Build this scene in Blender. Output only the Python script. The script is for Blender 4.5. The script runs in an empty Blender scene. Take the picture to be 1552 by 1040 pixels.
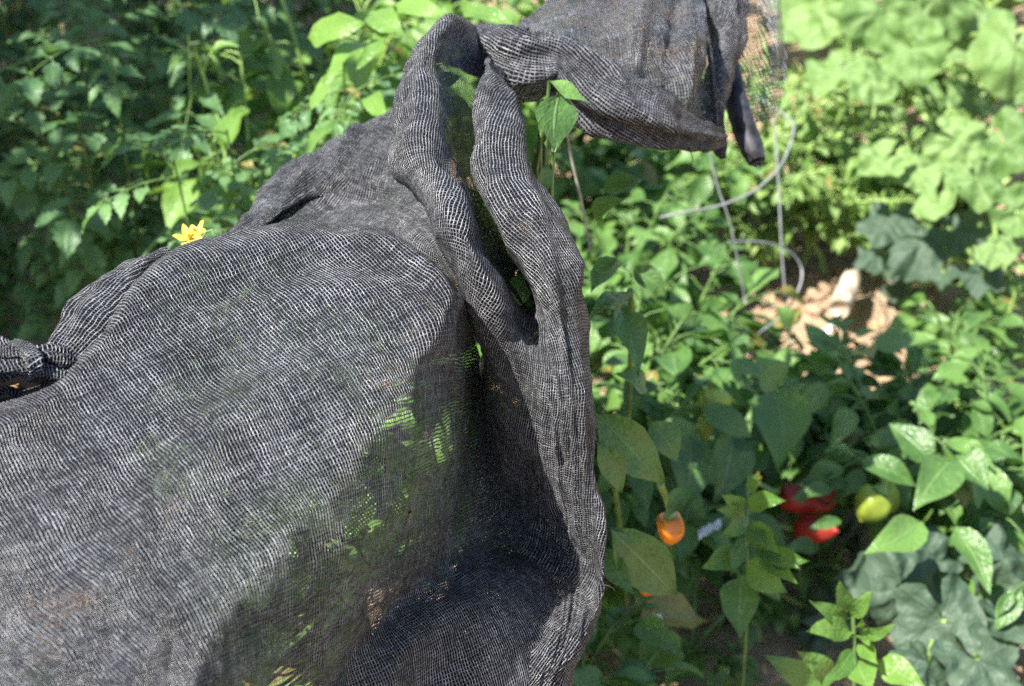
import bpy, math, random, time
import numpy as np
from mathutils import Vector, noise, Matrix
sc = bpy.context.scene
COL = sc.collection
R = math.radians
# ------------------------------------------------------------------ camera
CAM = Vector((0, 0, 1.5)); PITCH = R(35); FPX = 1552*50/36
FWD = Vector((0, math.cos(PITCH), -math.sin(PITCH))); UP = Vector((0, math.sin(PITCH), math.cos(PITCH))); RT = Vector((1, 0, 0))
cd = bpy.data.cameras.new('camera'); cam = bpy.data.objects.new('camera', cd); COL.objects.link(cam)
cam.location = CAM; cam.rotation_euler = (R(90)-PITCH, 0, 0)
cd.lens = 50; cd.sensor_width = 36; cd.clip_start = 0.02; cd.clip_end = 300
cd.dof.use_dof = True; cd.dof.focus_distance = 1.06; cd.dof.aperture_fstop = 6.3; cd.dof.aperture_blades = 7
sc.camera = cam
def P(X, Y, d):
    "the place seen at pixel X, Y (photo size) d metres away along the view axis"
    return CAM + RT*((X-776)/FPX*d) + UP*((520-Y)/FPX*d) + FWD*d
def Z(X, Y, z):
    "the place seen at pixel X, Y that lies at height z"
    v = RT*((X-776)/FPX) + UP*((520-Y)/FPX) + FWD
    return CAM + v*((z-CAM.z)/v.z)

# ------------------------------------------------------------------ light
SUN = Vector((-0.46, -0.27, 0.85)).normalized()
sl = bpy.data.lights.new('sun', 'SUN'); so = bpy.data.objects.new('sun', sl); COL.objects.link(so)
so.rotation_euler = SUN.to_track_quat('Z', 'Y').to_euler(); so.location = (-4, 2, 6)
sl.energy = 5.0; sl.angle = R(0.53); sl.color = (1, .95, .86)
w = bpy.data.worlds.new('World'); sc.world = w; w.use_nodes = True
nt = w.node_tree; bg = nt.nodes['Background']; sky = nt.nodes.new('ShaderNodeTexSky')
sky.sky_type = 'NISHITA'; sky.sun_disc = False; sky.sun_elevation = math.asin(SUN.z)
sky.sun_rotation = math.atan2(SUN.x, SUN.y); sky.ozone_density = 1.5
nt.links.new(sky.outputs[0], bg.inputs[0]); bg.inputs[1].default_value = 0.09
sc.view_settings.view_transform = 'Standard'; sc.view_settings.look = 'None'; sc.view_settings.gamma = 1
sc.view_settings.exposure = 1.55
sc.render.engine = 'CYCLES'
cy = sc.cycles
cy.max_bounces = 8; cy.transparent_max_bounces = 14; cy.diffuse_bounces = 4; cy.glossy_bounces = 2; cy.transmission_bounces = 4
cy.sample_clamp_indirect = 6; cy.use_denoising = False
cy.caustics_reflective = False; cy.caustics_refractive = False

# ------------------------------------------------------------------ materials
class NT:
    def __init__(s, name):
        s.m = bpy.data.materials.new(name); s.m.use_nodes = True; s.t = s.m.node_tree; s.t.nodes.clear()
        s.out = s.n('ShaderNodeOutputMaterial')
    def n(s, typ, **k):
        x = s.t.nodes.new(typ)
        for a, b in k.items(): setattr(x, a, b)
        return x
    def put(s, sock, v):
        if isinstance(v, bpy.types.NodeSocket): s.t.links.new(v, sock)
        else:
            if sock.type == 'RGBA' and not hasattr(v, '__len__'): v = (v, v, v, 1)
            if sock.type == 'RGBA' and len(v) == 3: v = (*v, 1)
            sock.default_value = v
    def math(s, op, a, b=None, c=None):
        x = s.n('ShaderNodeMath', operation=op); s.put(x.inputs[0], a)
        if b is not None: s.put(x.inputs[1], b)
        if c is not None: s.put(x.inputs[2], c)
        return x.outputs[0]
    def mix(s, f, a, b):
        x = s.n('ShaderNodeMix', data_type='RGBA'); s.put(x.inputs[0], f); s.put(x.inputs[6], a); s.put(x.inputs[7], b); return x.outputs[2]
    def ramp(s, v, a, b, lo=0., hi=1.):
        x = s.n('ShaderNodeMapRange', interpolation_type='SMOOTHSTEP'); s.put(x.inputs[0], v)
        for i, q in enumerate((a, b, lo, hi)): s.put(x.inputs[1+i], q)
        return x.outputs[0]
    def noise(s, scale, vec=None, detail=2., rough=.5):
        x = s.n('ShaderNodeTexNoise'); x.inputs['Scale'].default_value = scale; x.inputs['Detail'].default_value = detail
        x.inputs['Roughness'].default_value = rough
        if vec is not None: s.put(x.inputs['Vector'], vec)
        return x
    def bsdf(s, col, rough=.5, spec=.5, normal=None, **k):
        x = s.n('ShaderNodeBsdfPrincipled'); s.put(x.inputs['Base Color'], col); s.put(x.inputs['Roughness'], rough)
        s.put(x.inputs['Specular IOR Level'], spec)
        if normal is not None: s.put(x.inputs['Normal'], normal)
        for a, b in k.items(): s.put(x.inputs[a], b)
        return x
    def bump(s, h, strength=.5, dist=.01):
        x = s.n('ShaderNodeBump'); x.inputs['Strength'].default_value = strength; x.inputs['Distance'].default_value = dist
        s.put(x.inputs['Height'], h); return x.outputs[0]
    def fin(s, sh):
        s.put(s.out.inputs[0], sh.outputs[0]); return s.m

def net_material(name, wu, wv, open_):
    "knitted black shade cloth: warp cords and cross filaments with open meshes between"
    t = NT(name)
    uv = t.n('ShaderNodeUVMap'); uv.uv_map = 'UVMap'
    n1 = t.noise(90, uv.outputs[0], 2)                      # uneven stretch of the mesh
    d = t.n('ShaderNodeVectorMath', operation='SCALE'); sub = t.n('ShaderNodeVectorMath', operation='SUBTRACT')
    t.put(sub.inputs[0], n1.outputs['Color']); sub.inputs[1].default_value = (.5, .5, .5)
    t.put(d.inputs[0], sub.outputs[0]); d.inputs['Scale'].default_value = .0030
    add = t.n('ShaderNodeVectorMath', operation='ADD'); t.put(add.inputs[0], uv.outputs[0]); n5 = t.noise(14, uv.outputs[0], 1)
    s5 = t.n('ShaderNodeVectorMath', operation='SCALE'); t.put(s5.inputs[0], n5.outputs['Color']); s5.inputs['Scale'].default_value = .006
    a5 = t.n('ShaderNodeVectorMath', operation='ADD'); t.put(a5.inputs[0], d.outputs[0]); t.put(a5.inputs[1], s5.outputs[0])
    t.put(add.inputs[1], a5.outputs[0])
    xy = t.n('ShaderNodeSeparateXYZ'); t.put(xy.inputs[0], add.outputs[0])
    x = t.math('DIVIDE', xy.outputs[0], wu); y0 = t.math('DIVIDE', xy.outputs[1], wv)
    n2 = t.noise(320, uv.outputs[0], 2); n3 = t.noise(26, uv.outputs[0], 2); n4 = t.noise(1500, uv.outputs[0], 1)
    at = t.n('ShaderNodeAttribute', attribute_name='tint'); sp_ = t.n('ShaderNodeSeparateColor'); t.put(sp_.inputs[0], at.outputs[0])
    tri = t.math('PINGPONG', y0, .5)
    x = t.math('ADD', x, t.math('MULTIPLY', tri, .16))
    tri2 = t.math('PINGPONG', x, .5)
    y = t.math('ADD', y0, t.math('MULTIPLY', tri2, .3))
    fx = t.math('MULTIPLY', t.math('ABSOLUTE', t.math('SUBTRACT', t.math('FRACT', x), .5)), 2)
    fy = t.math('MULTIPLY', t.math('ABSOLUTE', t.math('SUBTRACT', t.math('FRACT', y), .5)), 2)
    k = t.math('ADD', t.math('MULTIPLY', t.math('SUBTRACT', n2.outputs[0], .5), .9), t.math('MULTIPLY', t.math('SUBTRACT', n3.outputs[0], .5), .45))
    # cords, sun glint put into their pale colour, one set stronger than the other
    wx = t.math('MAXIMUM', t.math('MULTIPLY_ADD', k, .45, .33), .12); wy = t.math('MAXIMUM', t.math('MULTIPLY_ADD', k, .5, .24), .08)
    hx = t.math('SUBTRACT', 1, t.math('DIVIDE', fx, wx)); hy = t.math('SUBTRACT', 1, t.math('DIVIDE', fy, wy))
    # dark fill painted as shaded holes, less where the cloth is stretched open
    op = t.math('ADD', sp_.outputs[0], open_)
    fill = t.math('SUBTRACT', t.math('MULTIPLY_ADD', k, 1.2, .85), op)
    cell = t.math('MINIMUM', fx, fy)
    al = t.math('MAXIMUM', t.math('GREATER_THAN', t.math('MAXIMUM', hx, hy), 0), t.math('LESS_THAN', cell, fill))
    hb = t.math('MAXIMUM', t.math('MULTIPLY', hx, 1.15), hy)
    h = t.math('POWER', t.math('MAXIMUM', hb, 0), .5)
    cord = t.ramp(hb, -.05, .35)
    h = t.math('ADD', h, t.math('MULTIPLY', n4.outputs[0], .6))
    # cords differ: some are paler and dustier than others
    wn = t.n('ShaderNodeTexWhiteNoise', noise_dimensions='1D'); t.put(wn.inputs['W'], t.math('FLOOR', x))
    wn2 = t.n('ShaderNodeTexWhiteNoise', noise_dimensions='1D'); t.put(wn2.inputs['W'], t.math('FLOOR', t.math('ADD', y, .37)))
    isx = t.math('GREATER_THAN', hx, hy)
    f = t.math('MULTIPLY', t.math('MULTIPLY_ADD', wn.outputs[0], .5, .7), t.math('MULTIPLY_ADD', isx, .5, .5))
    f = t.math('MULTIPLY', f, t.math('MULTIPLY_ADD', wn2.outputs[0], .5, .7))
    dust = t.ramp(n3.outputs[0], .35, .72); f = t.math('MULTIPLY', f, t.math('MULTIPLY_ADD', dust, .4, .8))
    sp = t.ramp(n4.outputs[0], .48, .72); f = t.math('MULTIPLY', f, t.math('MULTIPLY_ADD', sp, 1.1, .6))  # fine glints painted into the cord colour
    n6 = t.noise(140, uv.outputs[0], 3, .65); f = t.math('MULTIPLY', f, t.ramp(n6.outputs[0], .34, .68, .45, 1.25))
    f = t.math('MULTIPLY', f, cord)
    col = t.mix(f, (.006, .006, .008), (.37, .38, .41))  # dark tone paints the shaded holes, pale tone the glinting cords
    nb = t.bump(h, .9, .0009)
    b = t.bsdf(col, t.math('MULTIPLY_ADD', cord, -.25, .6), t.math('MULTIPLY_ADD', cord, .7, .03), nb)
    tr = t.n('ShaderNodeBsdfTransparent'); m = t.n('ShaderNodeMixShader')
    t.put(m.inputs[0], al); t.put(m.inputs[1], tr.outputs[0]); t.put(m.inputs[2], b.outputs[0])
    return t.fin(m)

def leaf_material(name, dark, light, vein, rough=.38, spec=.55, trans=.36, tcol=(.22, .40, .03), squash=False):
    t = NT(name)
    uv = t.n('ShaderNodeUVMap'); uv.uv_map = 'UVMap'; s = t.n('ShaderNodeSeparateXYZ'); t.put(s.inputs[0], uv.outputs[0])
    at = t.n('ShaderNodeAttribute', attribute_name='tint'); sp = t.n('ShaderNodeSeparateColor'); t.put(sp.inputs[0], at.outputs[0])
    geo = t.n('ShaderNodeTexCoord')
    nz = t.noise(55, geo.outputs['Object'], 3); nf = t.noise(240, geo.outputs['Object'], 2)
    a = t.math('ABSOLUTE', s.outputs[1])
    if squash:      # u = radius, v = angle measured in lobes
        fv = t.math('ABSOLUTE', t.math('SUBTRACT', t.math('FRACT', s.outputs[1]), .5))
        main = t.ramp(t.math('MULTIPLY', fv, s.outputs[0]), .012, .035, 1, 0)
        q = t.math('FRACT', t.math('SUBTRACT', t.math('MULTIPLY', s.outputs[0], 5), t.math('MULTIPLY', fv, 4)))
    else:
        main = t.ramp(a, .03, .10, 1, 0)
        q = t.math('FRACT', t.math('SUBTRACT', t.math('MULTIPLY', s.outputs[0], 6.5), t.math('MULTIPLY', a, 2.2)))
    side = t.ramp(t.math('ABSOLUTE', t.math('SUBTRACT', q, .5)), .03, .10, 1, 0)
    v = t.math('MAXIMUM', t.math('MULTIPLY', main, .55 if squash else 1.), t.math('MULTIPLY', side, .45))
    base = t.mix(sp.outputs[0], dark, light)
    base = t.mix(t.math('MULTIPLY', t.ramp(nz.outputs[0], .35, .75), .45), base, light)
    base = t.mix(t.math('MULTIPLY', sp.outputs[1], .85), base, (.26, .20, .05))      # a few yellowing leaves
    base = t.mix(t.math('MULTIPLY', v, .6), base, vein)
    npk = t.noise(120, geo.outputs['Object'], 2); h = t.math('SUBTRACT', t.math('ADD', t.math('MULTIPLY', nf.outputs[0], .5), t.math('MULTIPLY', npk.outputs[0], 1.5)), t.math('MULTIPLY', v, .9))
    nb = t.bump(h, .4, .004)
    b = t.bsdf(base, t.math('MULTIPLY_ADD', nz.outputs[0], .2, rough-.1), spec, nb)
    tl = t.n('ShaderNodeBsdfTranslucent')
    tc = t.mix(.55, base, tcol); t.put(tl.inputs[0], tc)
    m = t.n('ShaderNodeMixShader'); m.inputs[0].default_value = trans
    t.put(m.inputs[1], b.outputs[0]); t.put(m.inputs[2], tl.outputs[0])
    return t.fin(m)

def plain(name, col, rough=.5, spec=.5, var=.25, scale=40, bump=.2):
    t = NT(name); g = t.n('ShaderNodeTexCoord'); n = t.noise(scale, g.outputs['Object'], 4)
    c2 = tuple(min(1, c*(1+var*1.5)) for c in col); c1 = tuple(c*(1-var) for c in col)
    return t.fin(t.bsdf(t.mix(t.ramp(n.outputs[0], .3, .7), c1, c2), rough, spec, t.bump(n.outputs[0], bump, .004)))

def soil_material():
    t = NT('dry_soil'); g = t.n('ShaderNodeTexCoord')
    a = t.noise(3, g.outputs['Object'], 5); b = t.noise(45, g.outputs['Object'], 6, .65); c = t.noise(260, g.outputs['Object'], 3)
    col = t.mix(t.ramp(a.outputs[0], .3, .7), (.36, .235, .145), (.48, .35, .235))
    col = t.mix(t.math('MULTIPLY', t.ramp(b.outputs[0], .38, .7), .6), col, (.58, .45, .33))
    col = t.mix(t.math('MULTIPLY', t.ramp(c.outputs[0], .55, .75), .5), col, (.17, .10, .06))
    h = t.math('ADD', t.math('MULTIPLY', b.outputs[0], 1), t.math('MULTIPLY', c.outputs[0], .3))
    return t.fin(t.bsdf(col, .95, .15, t.bump(h, .9, .02)))

M = {}
M['net'] = net_material('shade_cloth', .0024, .0028, 0.0)
M['net_tight'] = net_material('shade_cloth_gathered', .0024, .0024, -.05)
M['net_loose'] = net_material('shade_cloth_frayed', .0042, .0042, .6)
M['pepper'] = leaf_material('pepper_leaf', (.040, .105, .028), (.13, .25, .055), (.17, .28, .10), trans=.28, tcol=(.18, .42, .05))
M['young'] = leaf_material('young_leaf', (.055, .145, .028), (.17, .31, .06), (.20, .32, .10), tcol=(.28, .48, .05))  # for young leaves, also a brighter green painted on sunlit pepper leaves
M['tomato'] = leaf_material('tomato_leaf', (.040, .115, .048), (.14, .27, .095), (.14, .23, .10), rough=.42, tcol=(.22, .42, .07))
M['basil'] = leaf_material('weed_leaf', (.10, .21, .04), (.25, .38, .10), (.2, .3, .1), tcol=(.33, .5, .06))
M['squash'] = leaf_material('squash_leaf', (.06, .14, .032), (.20, .32, .10), (.26, .34, .17), rough=.55, spec=.4, trans=.3, tcol=(.26, .44, .05), squash=True)
M['grey_squash'] = leaf_material('melon_leaf', (.032, .066, .042), (.062, .105, .068), (.11, .15, .10), rough=.55, spec=.4, trans=.25, squash=True)
M['stem'] = plain('green_stem', (.08, .15, .035), .5)
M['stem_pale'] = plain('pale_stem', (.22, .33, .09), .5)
M['wood'] = plain('dry_wood', (.23, .15, .09), .85, .2, .5, 60, .8)
M['wire'] = plain('galvanised_wire', (.24, .25, .25), .5, .5, .15, 90)
M['twine'] = plain('grey_twine', (.36, .35, .31), .85, .2)
M['plastic'] = plain('black_pipe', (.016, .016, .022), .6, .4, .8, 70, .5)
M['red'] = plain('red_pepper_skin', (.30, .022, .012), .38, .45, .4, 30, .2)
M['orange'] = plain('orange_pepper_skin', (.68, .20, .012), .22, .6, .35, 22, .05)
M['lime'] = plain('yellow_green_pepper_skin', (.20, .26, .035), .4, .4, .35, 30, .2)
M['yellow'] = plain('yellow_petal', (.72, .56, .08), .5, .3, .12, 60)
M['white'] = plain('white_plastic', (.70, .72, .74), .4, .5, .08, 30)
M['stake'] = plain('pale_stake_wood', (.46, .40, .32), .85, .2, .45, 50, .9)
M['soil'] = soil_material()
M['litter'] = plain('dry_leaf', (.34, .24, .13), .85, .2, .5, 50)

# ------------------------------------------------------------------ mesh helper
class MB:
    def __init__(s): s.v = []; s.f = []; s.uv = []; s.t = []
    def grid(s, pts, uvs=None, tint=(0, 0, 0), wrap=False):
        "pts: rows of points"
        nr, nc = len(pts), len(pts[0]); b = len(s.v)
        for i in range(nr):
            for j in range(nc):
                s.v.append(tuple(pts[i][j])); s.uv.append(uvs[i][j] if uvs else (i/max(1, nr-1), j/max(1, nc-1))); s.t.append(tint)
        for i in range(nr-1):
            for j in range(nc if wrap else nc-1):
                k = (j+1) % nc
                s.f.append((b+i*nc+j, b+(i+1)*nc+j, b+(i+1)*nc+k, b+i*nc+k))
    def tube(s, pts, rad, n=6, tint=(0, 0, 0), cap=True):
        pts = [Vector(p) for p in pts]; L = len(pts); rows = []
        ref = None; dist = 0; uvs = []
        for i, p in enumerate(pts):
            d = (pts[min(L-1, i+1)]-pts[max(0, i-1)])
            d = d.normalized() if d.length > 1e-9 else Vector((0, 0, 1))
            if ref is None: ref = d.orthogonal().normalized()
            ref = (ref-d*ref.dot(d)).normalized(); bn = d.cross(ref)
            r = rad[i] if hasattr(rad, '__len__') else rad
            if i: dist += (pts[i]-pts[i-1]).length
            rows.append([p+(ref*math.cos(2*math.pi*k/n)+bn*math.sin(2*math.pi*k/n))*r for k in range(n)])
            uvs.append([(dist, 2*math.pi*k/n*.02) for k in range(n)])
        b = len(s.v); s.grid(rows, uvs, tint, True)
        if cap:
            s.f.append(tuple(b+k for k in range(n))[::-1]); s.f.append(tuple(b+(L-1)*n+k for k in range(n)))
    def build(s, name, mat, parent=None, smooth=True, loc=None):
        me = bpy.data.meshes.new(name)
        v = np.array(s.v, dtype=np.float32)
        if loc is not None: v = v-np.array(loc, dtype=np.float32)
        me.from_pydata([], [], []) if len(v) == 0 else me.from_pydata(v.tolist(), [], s.f)
        ul = me.uv_layers.new(name='UVMap'); li = np.zeros(len(me.loops), dtype=np.int32); me.loops.foreach_get('vertex_index', li)
        ul.data.foreach_set('uv', np.array(s.uv, dtype=np.float32)[li].ravel())
        ca = me.color_attributes.new('tint', 'FLOAT_COLOR', 'POINT')
        ta = np.ones((len(v), 4), dtype=np.float32); ta[:, :3] = np.array(s.t, dtype=np.float32); ca.data.foreach_set('color', ta.ravel())
        me.materials.append(mat)
        if smooth: me.polygons.foreach_set('use_smooth', np.ones(len(me.polygons), dtype=bool))
        me.update()
        o = bpy.data.objects.new(name, me); COL.objects.link(o)
        if parent is not None: o.parent = parent
        elif loc is not None: o.location = loc
        return o
def tag(o, label=None, cat=None, group=None, kind=None):
    if label: o['label'] = label
    if cat: o['category'] = cat
    if group: o['group'] = group
    if kind: o['kind'] = kind
    return o
def empty(name, loc, label, cat, group=None):
    o = bpy.data.objects.new(name, None); o.empty_display_size = .05; COL.objects.link(o); o.location = loc
    return tag(o, label, cat, group)

# ------------------------------------------------------------------ ground
def ground():
    def ax(a, b, n, lo, hi):
        return np.concatenate([[-60, -25, -10, lo-1.5], np.linspace(lo, hi, n), [hi+1.5, 10, 25, 60]])
    xs = ax(0, 0, 230, -2.2, 2.6); ys = ax(0, 0, 230, .4, 4.6)
    m = MB(); rows = []
    for y in ys:
        r = []
        for x in xs:
            p = Vector((x, y, 0))
            z = .05*noise.noise(p*1.3)+.022*noise.noise(p*6)+.014*abs(noise.noise(p*17))+.008*noise.noise(p*41)
            r.append((x, y, z-.03))
        rows.append(r)
    m.grid(rows); o = m.build('ground', M['soil']); o['kind'] = 'structure'
    rnd = random.Random(5); c = MB()
    for k in range(1500):
        x, y = rnd.uniform(-.2, 2.0), rnd.uniform(1.2, 3.6); r = rnd.uniform(.003, .016)*(1 if rnd.random() < .9 else 1.8)
        q = Vector((x, y, 0)); z = .05*noise.noise(q*1.3)+.022*noise.noise(q*6)-.03+r*.3
        pts = []
        for i in range(4):
            th = math.pi*(i+.02)/3.04; pts.append([Vector((x, y, z))+Vector((math.sin(th)*math.cos(a), math.sin(th)*math.sin(a), math.cos(th)*.75))*r*rnd.uniform(.75, 1.25) for a in [j*math.pi/3 for j in range(6)]])
        c.grid(pts, None, (0, 0, 0), True)
    tag(c.build('soil_clods', M['soil'], smooth=False), 'small dry clods of brown earth strewn over the bare soil', 'soil clods', kind='stuff')
    c = MB()
    for k in range(420):
        x, y = rnd.uniform(-.1, 2.0), rnd.uniform(1.2, 3.5); L = rnd.uniform(.015, .05); a = rnd.uniform(0, 6.28)
        d = Vector((math.cos(a), math.sin(a), rnd.uniform(-.2, .3))); leaf(c, Vector((x, y, .012)), d, Vector((rnd.uniform(-.5, .5), rnd.uniform(-.5, .5), 1)), L, .35, rnd, curl=.8, fold=.5)
    tag(c.build('leaf_litter', M['litter']), 'dry brown leaf scraps scattered on the soil under the plants', 'leaf litter', kind='stuff')

# ------------------------------------------------------------------ leaves
NT_, NS_ = 9, 5
TT = np.linspace(0, 1, NT_); SS = np.linspace(-1, 1, NS_)
def leaf(m, base, d, nrm, L, wr, rnd, curl=.35, fold=.3, tint=None, serr=0., shape='ovate', ripple=.045):
    d = d.normalized(); s = d.cross(nrm)
    if s.length < 1e-4: s = d.orthogonal()
    s.normalize(); n = s.cross(d).normalized()
    if tint is None: tint = (rnd.random(), 1.0 if rnd.random() < .03 else 0., rnd.random())
    nt_ = NT_ if not serr else 13
    tt = np.linspace(0, 1, nt_)
    if shape == 'ovate': w = (tt**.68)*((1-tt)**1.15)*(1+.25*np.sin(tt*math.pi)); w = w/w.max()
    elif shape == 'lance': w = (tt**.8)*((1-tt)**.8); w = w/w.max()
    else: w = np.sin(np.pi*np.clip(tt, 0, 1))**.75
    if serr: w = w*(1-serr*.5+serr*.9*(np.arange(nt_) % 2))
    if not serr: w = w*(1+.06*np.array([rnd.uniform(-1, 1) for _ in range(nt_)])*(w < .98))
    ph = rnd.uniform(0, 6.28); tw = rnd.uniform(-.45, .45); sk = rnd.uniform(-.06, .06)
    rows = []; uvs = []
    x = 0.; z = 0.; a0 = rnd.uniform(.05, .25); prev = 0
    for i in range(nt_):
        t = tt[i]; ang = a0-curl*1.6*t
        if i: x += math.cos(ang)*(t-prev)*L; z += math.sin(ang)*(t-prev)*L
        prev = t
        r = []; u = []
        for q in SS:
            ww = w[i]*wr*L*.5
            off = q*ww
            zz = z+abs(q)*ww*fold+ripple*L*math.sin(9*t+ph+q*1.2)*abs(q)+tw*q*ww*t
            r.append(base+d*x+s*(off+sk*L*math.sin(math.pi*t))+n*zz); u.append((float(t), float(q)))
        rows.append(r); uvs.append(u)
    m.grid(rows, uvs, tint)
def hand_leaf(m, bx, by, bd, tx, ty, td, wpx, rnd, tint=None, up=(0, -.45, .8), curl=.38, fold=.42, shape='ovate', serr=0):
    a = P(bx, by, bd); b = P(tx, ty, td); d = b-a; L = d.length
    nr = Vector(up)+Vector((rnd.uniform(-.2, .2), rnd.uniform(-.2, .2), 0))
    leaf(m, a, d, nr, L*1.04, wpx*bd/FPX/L*1.05, rnd, curl, fold, tint, serr, shape)
def squash_leaf(m, base, d, nrm, r, rnd, lobes=5, deep=.25, wave=.12, tint=None):
    d = d.normalized(); s = d.cross(nrm).normalized(); n = s.cross(d).normalized()
    if tint is None: tint = (rnd.random(), 0., rnd.random())
    NA, NR = 76, 12; rows = []; uvs = []; ph = rnd.uniform(0, 6.28); cup = rnd.uniform(-.5, .35); ta = rnd.uniform(-.3, .3); sd = rnd.uniform(0, 99)
    for i in range(NR):
        f = i/(NR-1); row = []; u = []
        for j in range(NA):
            th = (j/(NA-1)-.5)*2*math.pi*.93
            ll = (th/math.pi+1)*.5*lobes
            rr = r*(1-deep*math.cos(math.pi*ll)**2+.10*noise.noise(Vector((th*1.5, sd, 0)))+.055*noise.noise(Vector((th*7, sd, 4)))+.03*noise.noise(Vector((th*16, sd, 9))))*(1-.12*abs(th)/math.pi)
            q = f*rr; px, py = math.cos(th)*q, math.sin(th)*q
            zz = wave*r*f*f*math.sin(th*3+ph)+.07*r*f*f*math.sin(th*8+ph*2)+cup*r*f*f+.06*r*f*(1-abs(math.sin(math.pi*ll)))*-1
            zz += .20*r*noise.noise(Vector((px/r*3, py/r*3, sd)))+.035*r*noise.noise(Vector((px/r*9, py/r*9, sd)))
            row.append(base+d*px+s*py+n*(zz+ta*py)); u.append((f, ll))
        rows.append(row); uvs.append(u)
    m.grid(rows, uvs, tint)
def tomato_leaf(m, ms, base, d, L, rnd, size=1.):
    "compound leaf: drooping rachis with lobed leaflets"
    d = d.normalized(); s = d.cross(Vector((0, 0, 1)))
    if s.length < .1: s = Vector((1, 0, 0))
    s.normalize(); pts = []; p = base.copy(); dd = d.copy(); n = 8
    tint0 = rnd.random()
    for i in range(n+1):
        pts.append(p.copy()); p = p+dd*(L/n); dd = (dd+Vector((0, 0, -.10))).normalized()
    ms.tube(pts, [max(.0007, .0017*(1-.7*i/n)) for i in range(n+1)], 4, cap=False)
    for i in (3, 5, 7):
        for sg in (-1, 1):
            q = pts[i]; fw = (pts[i]-pts[i-1]).normalized()
            dv = (s*sg*1.0+fw*.55+Vector((0, 0, rnd.uniform(-.45, .15)))).normalized()
            l = L*rnd.uniform(.30, .42)*size*(1.05 if i == 5 else .9)
            ms.tube([q, q+dv*.012], .0009, 4, cap=False)
            leaf(m, q+dv*.01, dv, Vector((rnd.uniform(-.3, .3), rnd.uniform(-.3, .3), 1)), l, .52, rnd, rnd.uniform(.1, .55), rnd.uniform(.1, .5), (min(1, max(0, tint0+rnd.uniform(-.25, .25))), 1. if rnd.random() < .02 else 0., rnd.random()), .32)
    leaf(m, pts[-1], dd, Vector((rnd.uniform(-.3, .3), rnd.uniform(-.3, .3), 1)), L*.42*size, .6, rnd, .4, .3, (tint0, 0, 0), .32)

# ------------------------------------------------------------------ plants
UPV = Vector((0, 0, 1))
def bez(a, b, c, n): return [a*(1-t)**2+b*2*t*(1-t)+c*t*t for t in [i/n for i in range(n+1)]]
def pepper_plant(x, y, h, spread, nl, ll, seed, label, mat='pepper', name='pepper_plant', cat='pepper plant', group='pepper plants in the bed', extra=None, wr=.52, zlo=.25, stem='stem', shape='ovate'):
    rnd = random.Random(seed); root = Vector((x, y, -.02)); e = empty(name, root, label, cat, group)
    st = MB(); fo = MB(); fork = root+Vector((rnd.uniform(-.03, .03), rnd.uniform(-.03, .03), h*.3))
    st.tube([root, (root+fork)/2+Vector((.008, 0, 0)), fork], [.008, .007, .006], 6)
    nl = int(nl*2.4) if mat != 'basil' else int(nl*2.0); ll *= .88
    nb = max(3, nl//14) if nl < 200 else 14; tips = []
    for k in range(nb):
        a = 2*math.pi*(k+rnd.uniform(-.3, .3))/nb; rr = spread*rnd.uniform(.45, 1.0)
        end = root+Vector((math.cos(a)*rr, math.sin(a)*rr, h*rnd.uniform(.62, 1.0)))
        mid = fork.lerp(end, .5)+Vector((-math.cos(a)*rr*.12, -math.sin(a)*rr*.12, h*.12))
        c = bez(fork, mid, end, 7); st.tube(c, [.0048-.0004*i for i in range(8)], 5); tips.append(c)
    for k in range(nl):
        c = tips[k % nb]; t = rnd.uniform(zlo, 1.0)**.75; i = min(6, int(t*7)); p = c[i].lerp(c[i+1], t*7-i)
        a = rnd.uniform(0, 6.28); out = (p-root); out.z = 0
        out = out.normalized() if out.length > 1e-3 else Vector((1, 0, 0))
        d = (out*.7+Vector((math.cos(a), math.sin(a), 0))*.9+UPV*rnd.uniform(-.5, .35)).normalized()
        pl = ll*rnd.uniform(.25, .6); q = p+d*pl+UPV*pl*.25
        st.tube([p, p.lerp(q, .5)+UPV*pl*.12, q], [.0018, .0014, .0012], 4, cap=False)
        dd = (d+UPV*rnd.uniform(-.75, .05)).normalized()
        L = ll*rnd.choice((.5, .7, .85, 1., 1.1, 1.25))*rnd.uniform(.9, 1.1)*(1 if t < .85 else .75)
        leaf(fo, q, dd, UPV+Vector((rnd.uniform(-.45, .45), rnd.uniform(-.45, .45), 0)), L, wr*rnd.uniform(.85, 1.1), rnd, rnd.uniform(.05, .6), rnd.uniform(.1, .7), None, 0, shape)
    if extra: extra(e, fo, st, rnd)
    st.build('stem', M[stem], e, loc=root); fo.build('foliage', M[mat], e, loc=root)
    return e
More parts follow.
